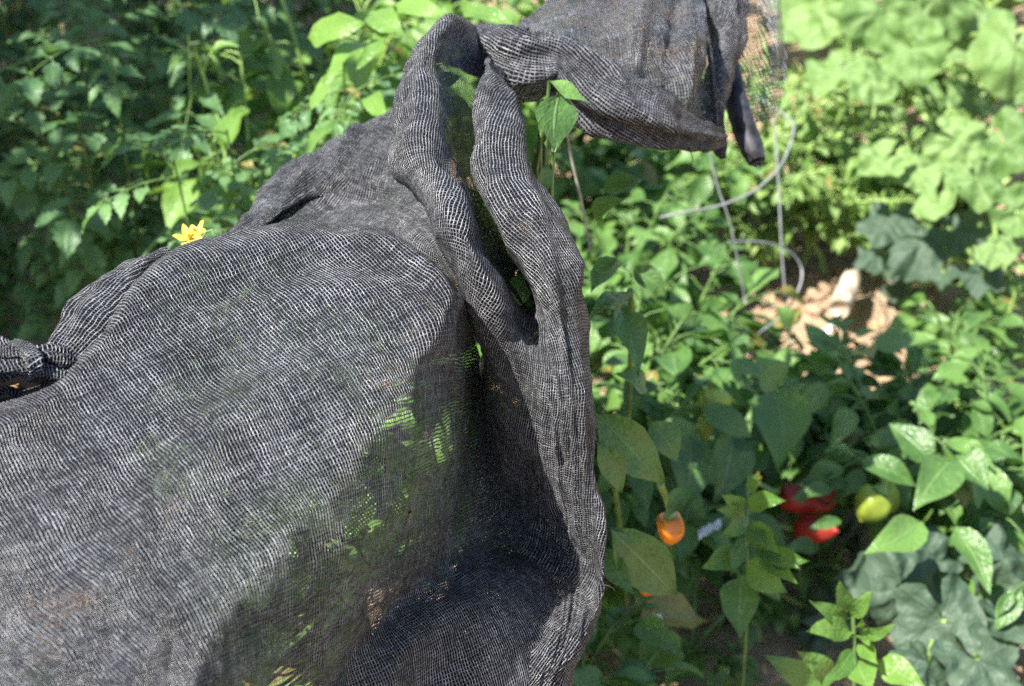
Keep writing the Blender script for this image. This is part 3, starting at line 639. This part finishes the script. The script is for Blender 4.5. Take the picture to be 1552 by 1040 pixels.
def vegetation():
    # ---- peppers next to the net
    def ex_arch(e, fo, st, rnd):
        hand_leaf(fo, 832,122,1.20, 894,153,1.20, 24, rnd, (.9, 0, 0), (0,-.5,.8), .25, .15)
        hand_leaf(fo, 848,142,1.20, 838,228,1.20, 64, rnd, (.25, 0, 0), (.15,-1,.25), .12, .12)
        hand_leaf(fo, 829,250,1.20, 822,300,1.2, 22, rnd, (.8, 0, 0), (.5,-1,.2))
        for (x0, y0, x1, y1) in ((832,122,824,330),(846,140,834,320),(822,150,818,250),(838,230,836,330),(826,180,812,260)):
            st.tube(bez(P(x0,y0,1.205), P((x0+x1)/2-3,(y0+y1)/2,1.21), P(x1,y1,1.25), 6), [.0016,.0018,.002,.002,.0022,.0022,.0024], 5); st.tube([P(x1,y1,1.25), P(x1,y1,1.25).lerp(e.location, .5), e.location], .0024, 5)
    a = Z(930, 560, 0)
    pepper_plant(.10, 1.42, .55, .16, 46, .085, 101, 'pepper plant reaching up under the net arch with one pale upper leaf', extra=ex_arch, group='pepper plants beside the net')
    def ex2(e, fo, st, rnd):
        hand_leaf(fo, 954,443,1.36, 890,470,1.30, 34, rnd, (.2,0,0), (-.2,-.6,.8))
        hand_leaf(fo, 942,465,1.36, 974,545,1.30, 48, rnd, (.4,0,0), (.25,-.9,.5))
        hand_leaf(fo, 935,395,1.42, 897,430,1.38, 40, rnd, (.5,0,0))
        hand_leaf(fo, 960,410,1.5, 1010,440,1.5, 34, rnd, (.3,0,0))
        hand_leaf(fo, 900,330,1.45, 935,300,1.42, 34, rnd, (.7,0,0)); hand_leaf(fo, 915,290,1.5, 975,262,1.5, 40, rnd, (.6,0,0))
        st.tube(bez(P(955,440,1.36), P(965,520,1.45), e.location, 6), .0032, 6)
    pepper_plant(.16, 1.58, .50, .16, 50, .085, 102, 'dense pepper plant with broad dark leaves at the middle edge of the net', extra=ex2, group='pepper plants beside the net')
    def ex3(e, fo, st, rnd):
        hand_leaf(fo, 904,626,1.28, 1014,738,1.30, 66, rnd, (.45,0,0), (.1,-.9,.6))
        hand_leaf(fo, 905,672,1.26, 945,750,1.28, 40, rnd, (.5,0,0), (.3,-1,.4))
        hand_leaf(fo, 925,801,1.30, 1046,921,1.34, 74, rnd, (.15,0,0), (.15,-.9,.6))
        hand_leaf(fo, 915,830,1.32, 960,900,1.30, 34, rnd, (.3,0,0), (.3,-1,.4))
        hand_leaf(fo, 980,590,1.42, 945,560,1.40, 40, rnd, (.6,0,0)); hand_leaf(fo, 985,640,1.45, 1030,700,1.45, 46, rnd, (.2,0,0))
        bell_pepper(e, P(1016,800,1.50), .017, .040, Vector((.1, -.2, -1)), 'orange', rnd, 'small glowing orange pepper in the sun')
        hand_leaf(fo, 1045,738,1.47, 1012,782,1.46, 26, rnd, (.3,0,0));
        bell_pepper(e, P(984,890,1.50), .011, .022, Vector((.8, -.2, -.4)), 'orange', rnd)
        st.tube(bez(P(910,620,1.3), P(935,700,1.38), e.location, 6), .003, 6)
    pepper_plant(.17, 1.42, .36, .15, 46, .095, 103, 'pepper plant with orange peppers and large drooping dark leaves by the net', extra=ex3, group='pepper plants beside the net')
    pepper_plant(.14, 1.52, .26, .15, 34, .085, 104, 'low shaded pepper plant under the bottom bulge of the net', group='pepper plants beside the net')
    # ---- middle bed
    def ex5(e, fo, st, rnd):
        hand_leaf(fo, 1175,595,1.86, 1182,690,1.78, 78, rnd, (.55,0,0), (.05,-1,.35)); hand_leaf(fo, 1172,595,1.88, 1150,540,1.86, 60, rnd, (.7,0,0))
        hand_leaf(fo, 1110,650,1.82, 1090,760,1.78, 62, rnd, (.1,0,0), (0,-1,.3)); hand_leaf(fo, 1090,650,1.86, 1040,640,1.84, 40, rnd, (.2,0,0))
        hand_leaf(fo, 1045,660,1.78, 1040,770,1.74, 64, rnd, (.05,0,0), (-.1,-1,.3))
        bell_pepper(e, P(1082,610,1.84), .020, .05, Vector((.9, -.1, .35)), 'lime', rnd, 'pale yellow green pepper catching the sun')
        bell_pepper(e, P(1066,650,1.84), .012, .05, Vector((-.1, -.2, -1)), 'lime', rnd)
        flower(e, P(1145,726,1.72), .009, Vector((.6,-.5,.5)), rnd)
    q = Z(1110, 640, .22); pepper_plant(q.x, q.y+.1, .36, .20, 50, .085, 105, 'pepper plant with a pale yellow green pepper in the middle of the bed', extra=ex5)
    q = Z(1020, 490, .25); pepper_plant(q.x, q.y+.02, .36, .14, 40, .08, 106, 'pepper plant with many lit leaves below the lowest net edge')
    q = Z(1000, 300, .35); pepper_plant(q.x-.04, q.y, .38, .16, 54, .085, 107, 'tall pepper plant standing just under the dark rolled net edge')
    q = Z(965, 410, .3); pepper_plant(q.x, q.y, .34, .15, 44, .085, 127, 'pepper plant behind the broad leaves at the net side')
    def ex8(e, fo, st, rnd):
        hand_leaf(fo, 1304,699,1.80, 1394,736,1.78, 38, rnd, (.2,0,0)); hand_leaf(fo, 1440,700,1.80, 1400,760,1.74, 62, rnd, (.35,0,0))
        hand_leaf(fo, 1395,792,1.74, 1322,828,1.68, 52, rnd, (.95,0,0)); hand_leaf(fo, 1447,800,1.74, 1502,892,1.68, 46, rnd, (.4,0,0), (.3,-1,.5))
        hand_leaf(fo, 1410,700,1.82, 1350,640,1.84, 50, rnd, (.1,0,0)); hand_leaf(fo, 1450,690,1.82, 1500,730,1.78, 56, rnd, (.3,0,0))
        bell_pepper(e, P(1322,764,1.86), .026, .055, Vector((-.4, -.2, -.8)), 'lime', rnd, 'large yellow green pepper')
        bell_pepper(e, P(1345,752,1.88), .018, .05, Vector((.3, -.2, -.8)), 'lime', rnd)
    q = Z(1420, 700, .25); pepper_plant(q.x, q.y+.06, .36, .20, 52, .09, 108, 'pepper plant with a yellow green pepper and big glossy leaves', extra=ex8)
    def ex9(e, fo, st, rnd):
        bell_pepper(e, P(1212,758,1.94), .020, .075, Vector((.9, -.2, -.2)), 'red', rnd, 'ripe red pepper, upper one')
        bell_pepper(e, P(1250,756,1.96), .019, .045, Vector((.8, .2, .2)), 'red', rnd)
        bell_pepper(e, P(1234,803,1.92), .020, .068, Vector((.7, -.4, .3)), 'red', rnd, 'ripe red pepper, lower one')
        hand_leaf(fo, 1262,742,1.86, 1205,752,1.84, 22, rnd, (.2,0,0)); hand_leaf(fo, 1275,790,1.84, 1230,800,1.82, 18, rnd, (.1,0,0))
        hand_leaf(fo, 1240,830,1.86, 1190,828,1.84, 26, rnd, (.1,0,0)); hand_leaf(fo, 1285,735,1.9, 1215,730,1.86, 30, rnd, (.2,0,0))
    q = Z(1255, 700, .2); pepper_plant(q.x, q.y+.1, .32, .18, 44, .085, 109, 'pepper plant bearing ripe red peppers low in shadow', extra=ex9)
    pepper_plant(.13, 2.4, .33, .17, 60, .085, 171, 'pepper plant in the dark gap beneath the rolled net edge')
    pepper_plant(.22, 2.68, .36, .2, 70, .085, 174, 'pepper plant far back in the gap beneath the net, behind the twine')
    q = Z(1060, 930, .08); pepper_plant(q.x, q.y, .14, .12, 26, .06, 172, 'low pepper seedling in front of the dark soil, left of the young sprig')
    q = Z(1180, 880, .06); pepper_plant(q.x, q.y, .12, .10, 22, .055, 173, 'low pepper seedling on the dark soil right of the young sprig')
    for k, (X, Y, z, h, s, n, lb) in enumerate([
        (1345,640,.18,.22,.12,30,'pepper plant with layered leaves in front of the bare soil patch'),
        (1490,580,.22,.32,.15,40,'pepper plant below the bright yellow green weed at the right'),
        (1530,700,.22,.34,.20,44,'pepper plant cut by the right edge of the picture'),
        (1230,665,.18,.22,.12,30,'pepper plant between the bare soil and the red peppers'),
        (1450,500,.15,.22,.09,24,'pepper plant beside the pale squash leaves at the soil edge'),
        (1540,820,.2,.30,.18,36,'shaded pepper plant above the grey lobed leaves at right')]):
        q = Z(X, Y, z); pepper_plant(q.x, q.y, h, s, n, .085, 110+k, lb)
    # ---- two young sprigs in front
    def sprig1(e, fo, st, rnd):
        for a in ((1133,768,1190,759,30),(1128,772,1098,752,26),(1132,790,1093,815,26),(1130,784,1094,775,22),(1132,798,1182,838,34),(1129,818,1110,868,24),(1124,838,1062,861,36),(1125,872,1121,960,54),(1134,852,1188,894,44),(1150,838,1222,850,34),(1158,842,1208,884,26),(1150,826,1212,862,26),(1134,800,1160,830,24),(1135,745,1150,722,16)):
            hand_leaf(fo, a[0],a[1],1.50, a[2],a[3],1.46, a[4], rnd, (rnd.uniform(0,.6),0,0), (0,-.8,.7), .2, .18)
        st.tube(bez(P(1134,722,1.52), P(1128,800,1.5), P(1134,900,1.54), 8)+[e.location.copy()], .0022, 6)
    q = P(1140, 1000, 1.75); pepper_plant(q.x, q.y, .16, .04, 5, .04, 130, 'young bright green sprig with pointed leaves before the dark soil', 'young', 'young_plant', 'young plant', 'young sprigs in front', sprig1)
    def sprig2(e, fo, st, rnd):
        for a in ((1286,929,1270,878,30),(1290,935,1319,902,24),(1286,935,1234,913,26),(1290,958,1227,957,34),(1303,961,1354,948,20),(1302,976,1332,1007,26),(1292,984,1258,1032,28),(1333,1000,1400,1040,42),(1262,1030,1160,994,46),(1262,1025,1215,990,34),(1298,950,1308,938,14),(1300,1000,1320,1050,40),(1296,965,1318,975,20)):
            hand_leaf(fo, a[0],a[1],1.50, a[2],a[3],1.46, a[4], rnd, (rnd.uniform(0,.7),0,0), (0,-.8,.7), .2, .2)
        st.tube(bez(P(1292,925,1.5), P(1296,980,1.5), P(1294,1060,1.54), 8)+[e.location.copy()], .0022, 6)
    q = P(1296, 1090, 1.68); pepper_plant(q.x, q.y, .12, .04, 5, .04, 131, 'young yellow green sprig at the bottom edge beside grey lobed leaves', 'young', 'young_plant', 'young plant', 'young sprigs in front', sprig2)
    # ---- grey lobed melon leaves low at the right
    FX = ((1372,900,1.78,80,(-.1,-.7,.8),(-.3,.3,.6)),(1330,880,1.84,60,(-.2,-.4,1),(-1,.2,.1)),(1430,940,1.74,85,(0,-.8,.8),(.2,-.4,-.6)),(1480,1000,1.68,80,(0,-.6,.9),(.6,-.6,-.3)),(1520,850,1.84,70,(.2,-.5,.9),(.8,.2,0)),(1400,850,1.86,60,(0,-.5,1),(.4,.6,.2)),(1530,940,1.72,60,(0,-.4,1),(1,0,0)),(1405,1010,1.68,60,(0,-.6,.9),(-.4,-.6,0)))
    q = Z(1440, 960, .02); squash_plant(q.x, q.y+.05, .2, 6, .055, 140, 'grey green lobed melon plant in the shade at the bottom right', 'grey_squash', .10, .24, 'melon_plant', 'melon plant', None, FX)
    q = Z(1240, 900, .02); squash_plant(q.x, q.y, .12, 5, .045, 141, 'small dark lobed melon plant behind the yellow green sprig', 'grey_squash', .07, .35, 'melon_plant', 'melon plant', None)
    # ---- far right: squash and weeds
    FX = ((1335,15,2.62,66,(-.1,-.9,.25),(.2,-.4,-.8)),(1245,15,2.8,62,(-.7,-.4,.5),(-.1,-.5,-.8)),(1415,0,2.75,72,(.3,-.9,.3),(.6,-.2,-.5)),(1385,75,2.55,58,(-.5,-.6,.5),(.1,-.6,-.7)),(1540,70,2.5,72,(-.3,-.9,.2),(-.2,-.5,-.7)),(1270,110,2.6,52,(-.6,-.4,.7),(-.5,-.4,-.3)),(1320,120,2.52,46,(.1,-.7,.7),(.5,-.5,-.3)),(1490,20,2.85,60,(.4,-.6,.6),(.2,-.5,-.3)))
    q = Z(1370, 170, 0); squash_plant(q.x, q.y+.05, .40, 18, .075, 150, 'squash plant with huge pale green leaves at the top right', 'squash', .36, .07, fixed=FX)
    FX = ((1450,215,2.5,52,(-.5,-.4,.7),(.6,-.3,-.3)),(1525,215,2.5,56,(-.2,-.7,.6),(.4,-.6,-.3)),(1395,255,2.45,46,(-.5,-.5,.7),(-.6,-.4,-.2)),(1480,270,2.38,52,(.1,-.6,.8),(.2,-.7,-.3)),(1540,320,2.36,46,(-.5,-.5,.7),(.6,-.3,0)),(1340,245,2.45,44,(-.2,-.5,.8),(-.6,-.4,-.3)),(1420,310,2.38,44,(-.5,-.3,.8),(-.3,-.7,-.3)),(1510,370,2.3,40,(.2,-.6,.8),(.3,-.6,0)))
    q = Z(1460, 330, 0); squash_plant(q.x, q.y, .36, 34, .05, 151, 'sunlit squash plant with pale folded leaves at the right edge', 'squash', .24, .12, fixed=FX)
    FX = ((1345,335,2.5,52,(-.4,-.5,.8),(-.3,-.6,-.3)),(1395,370,2.45,56,(.2,-.7,.7),(.2,-.7,-.2)),(1330,385,2.5,36,(-.5,-.4,.8),(-.8,-.3,0)),(1450,350,2.45,48,(-.3,-.5,.8),(.7,-.4,0)),(1490,415,2.35,42,(.2,-.5,.8),(.5,-.6,0)),(1430,420,2.4,34,(-.4,-.5,.8),(-.2,-.7,0)))
    q = Z(1400, 420, 0); squash_plant(q.x, q.y, .16, 8, .045, 152, 'dusty grey green squash leaves just behind the bare soil patch', 'grey_squash', .13, .26, fixed=FX)
    q = Z(1250, 90, 0); squash_plant(q.x, q.y+.2, .5, 26, .08, 153, 'squash plant farthest back, cut by the top edge', 'squash', .42, .08)
    q = Z(1480, 60, 0); squash_plant(q.x+.1, q.y+.2, .55, 26, .085, 154, 'squash plant in the top right corner with dark gaps between leaves', 'squash', .45, .07)
    for k, (X, Y, z, h, s, n, ll, lb) in enumerate([
        (1130,250,.2,.34,.22,180,.045,'bright small-leaved weed bush just behind the wire hoop'),
        (1235,260,.2,.32,.24,190,.045,'sunlit small-leaved weed bush between the wire hoop and the squash'),
        (1200,150,.3,.45,.22,130,.045,'small-leaved weed bush behind the loose net edge'),
        (1310,230,.2,.32,.22,190,.05,'pale small-leaved weed bush before the squash leaves'),
        (1175,310,.15,.24,.14,100,.042,'low small-leaved weed bush bordering the bare soil'),
        (1265,305,.15,.22,.14,100,.045,'low sunlit weed bush above the wooden peg'),
        (1445,130,.1,.24,.2,110,.05,'small-leaved weed bush filling the gap between the two sunlit squash plants'),
        (1300,165,.1,.26,.2,110,.05,'small-leaved weed bush under the lowest huge pale squash leaf'),
        (1500,420,.08,.16,.12,70,.045,'small-leaved weed bush right of the dusty grey squash leaves')]):
        q = Z(X, Y, z); pepper_plant(q.x, q.y, h, s, n, ll, 160+k, lb, 'basil', 'weed_bush', 'weed bush', 'small-leaved weeds in the sun', None, .45, .1, 'stem_pale')
    q = Z(1520, 480, .12); pepper_plant(q.x, q.y, .2, .09, 40, .05, 170, 'bright yellow green weed seedling at the right edge by the soil', 'young', 'weed_bush', 'weed bush', 'small-leaved weeds in the sun', None, .6, .1, 'stem_pale')
    # ---- behind the net on the left: sunlit plants, sun partly put into brighter leaf colour
    def lit(e, fo, st, rnd):
        for a in ((470,60,560,20,60),(560,60,470,130,60),(600,10,690,20,44),(610,30,520,110,40),(520,110,450,160,50),(500,190,430,250,40),(560,140,590,190,40),(560,20,620,60,50),(700,12,780,18,40),(440,240,395,275,34)):
            hand_leaf(fo, a[0],a[1],1.75, a[0]+(a[2]-a[0])*.8,a[1]+(a[3]-a[1])*.8,1.69, a[4]*.8, rnd, (rnd.uniform(.3,1),0,0), (-.4,-.4,.8), .3, .2)
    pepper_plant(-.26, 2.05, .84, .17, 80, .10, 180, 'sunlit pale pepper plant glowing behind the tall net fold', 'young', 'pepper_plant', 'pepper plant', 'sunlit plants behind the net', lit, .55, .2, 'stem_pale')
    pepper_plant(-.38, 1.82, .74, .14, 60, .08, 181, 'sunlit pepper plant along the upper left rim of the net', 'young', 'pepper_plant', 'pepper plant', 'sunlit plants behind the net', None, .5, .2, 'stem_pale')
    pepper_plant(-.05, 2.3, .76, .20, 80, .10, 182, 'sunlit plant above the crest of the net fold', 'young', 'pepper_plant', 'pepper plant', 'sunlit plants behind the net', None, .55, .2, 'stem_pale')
    pepper_plant(.32, 2.42, .36, .2, 70, .09, 183, 'pepper plant in the gap beneath the raised net flap', 'pepper', 'pepper_plant', 'pepper plant', 'sunlit plants behind the net', None, .55, .2)
    # ---- the shaded tomato row
    def tflower(e, fo, st, rnd):
        flower(e, P(286,362,1.30), .015, Vector((.2,-.5,.8)), rnd); flower(e, P(300,355,1.31), .013, Vector((-.3,-.3,.9)), rnd)
        st.tube([P(300,372,1.3), P(312,352,1.3), P(322,348,1.3), P(324,356,1.3)], .0012, 5)
        st.tube([e.location.copy(), P(300,400,1.38), P(300,380,1.34), P(288,359,1.30)], .0016, 5)
    T = [(-1.35,3.7,1.0,.32,44,.18,'tomato plant farthest back at the top left corner',None),
         (-.55,3.9,1.0,.32,44,.18,'tomato plant farthest back, cut by the top edge left of the net',None),
         (-.30,1.62,.80,.18,30,.15,'tomato plant with yellow flowers showing over the rim of the net',tflower),
         (-.62,1.95,.80,.25,44,.17,'dark tomato plant directly behind the left slope of the net',None),
         (-.95,2.15,.90,.28,48,.17,'dark tomato plant at the left edge above the bunched net end',None),
         (-.62,2.45,.95,.28,52,.17,'tomato plant with a long pale bare stem in the left middle',None),
         (-1.05,2.75,1.0,.30,50,.17,'tomato plant in the upper left corner with glinting leaves',None),
         (-.45,2.95,1.0,.30,54,.17,'tomato plant behind the sunlit pepper, dark gaps inside',None),
         (-.85,3.35,1.1,.32,50,.18,'tomato plant farther back in the upper left, dappled with sun',None),
         (-.15,3.1,.85,.30,44,.17,'tomato plant at the top edge behind the net crest',None),
         (-1.3,2.35,1.15,.30,44,.18,'tall tomato plant half outside the left edge',None)]
    for k, (x, y, h, s, n, L, lb, ex) in enumerate(T):
        def exx(e, fo, st, rnd, k=k, ex=ex):
            if ex: ex(e, fo, st, rnd)
            if k == 5:
                c = bez(P(262,-10,2.15), P(310,60,2.1), P(345,125,2.05), 8); st.tube([e.location.copy()]+c[::-1], .0036, 6)
                st.tube(bez(P(345,125,2.05), P(322,180,2.05), P(316,250,2.08), 6), .003, 5)
                st.tube(bez(P(255,345,1.9), P(225,375,1.88), P(200,420,1.9), 6), .003, 5)
        tomato_plant(x, y, h, s, n, L, 200+k, lb, extra=exx)
    # ---- unseen tall shrubs added outside the left edge to shade the tomato row
    for k, (x, y, h) in enumerate(((-1.8, 1.45, 2.7), (-1.85, 2.1, 2.8), (-1.85, 2.8, 2.9))):
        rnd = random.Random(300+k); root = Vector((x, y, -.02)); e = empty('tall_shrub', root, ['tall leafy shrub left of the picture, nearest one', 'tall leafy shrub left of the picture, middle one', 'tall leafy shrub left of the picture, farthest one'][k], 'shrub', 'tall shrubs shading the tomato row')
        st = MB(); fo = MB()
        for b in range(7):
            an = b*.9+k; end = root+Vector((math.cos(an)*.5, math.sin(an)*.5, h*rnd.uniform(.75, 1)))
            c = bez(root, root+Vector((math.cos(an)*.12, math.sin(an)*.12, h*.5)), end, 10); st.tube(c, [.02-.0015*i for i in range(11)], 6)
            for q in range(170):
                t = rnd.uniform(.1, 1); i = min(9, int(t*10)); p = c[i]+Vector((rnd.gauss(0, .14), rnd.gauss(0, .14), rnd.gauss(0, .1)))
                leaf(fo, p, Vector((rnd.uniform(-1, 1), rnd.uniform(-1, 1), rnd.uniform(-.7, .3))), UPV+Vector((rnd.uniform(-.6, .6), rnd.uniform(-.6, .6), 0)), rnd.uniform(.10, .17), .6, rnd)
        st.build('stem', M['wood'], e, loc=root); fo.build('foliage', M['pepper'], e, loc=root)
    # ---- plants covered by the net
    U = [(-.12,.80,.50,.16,60,'low pepper plant under the steep front side of the net'),
         (-.32,.62,.5,.16,50,'low pepper plant under the net at the bottom edge'),
         (-.5,.75,.66,.16,34,'pepper plant covered by the near left corner of the net'),
         (-.22,.72,.62,.16,34,'pepper plant covered by the nearest part of the net'),
         (.05,1.1,.42,.10,50,'low pepper plant in the shade behind the net bulge'),
         (-.36,.86,.66,.18,44,'pepper plant covered by the left front of the net'),
         (-.13,1.0,.74,.13,60,'pepper plant showing green through the dark side of the net'),
         (0,1.34,.55,.11,50,'pepper plant covered by the standing net fold'),
         (-.28,1.22,.60,.16,40,'pepper plant covered by the back of the front net sheet')]
    for k, (x, y, h, s, n, lb) in enumerate(U):
        def valley(e, fo, st, rnd, k=k):
            if k == 7: behind_leaves(fo, st, e.location, 'fold', .10, .32, .41, .50, 10, .012, .05, .036, rnd); behind_leaves(fo, st, e.location, 'fold', .25, .42, .40, .50, 50, .012, .05, .036, rnd)
            if k == 6: behind_leaves(fo, st, e.location, 'front', .38, .78, .40, .66, 200, .055, .11, .06, rnd)
        pepper_plant(x, y, h, s, n, .085, 228+k, lb, 'young' if k in (6, 7) else 'pepper', group='plants under the net', extra=valley)  # brighter leaf colour on two plants stands in for sun through the net

t0 = time.time()
ground(); print('ground', time.time()-t0)
build_net(); print('net', time.time()-t0)
props(); vegetation(); print('veg', time.time()-t0)
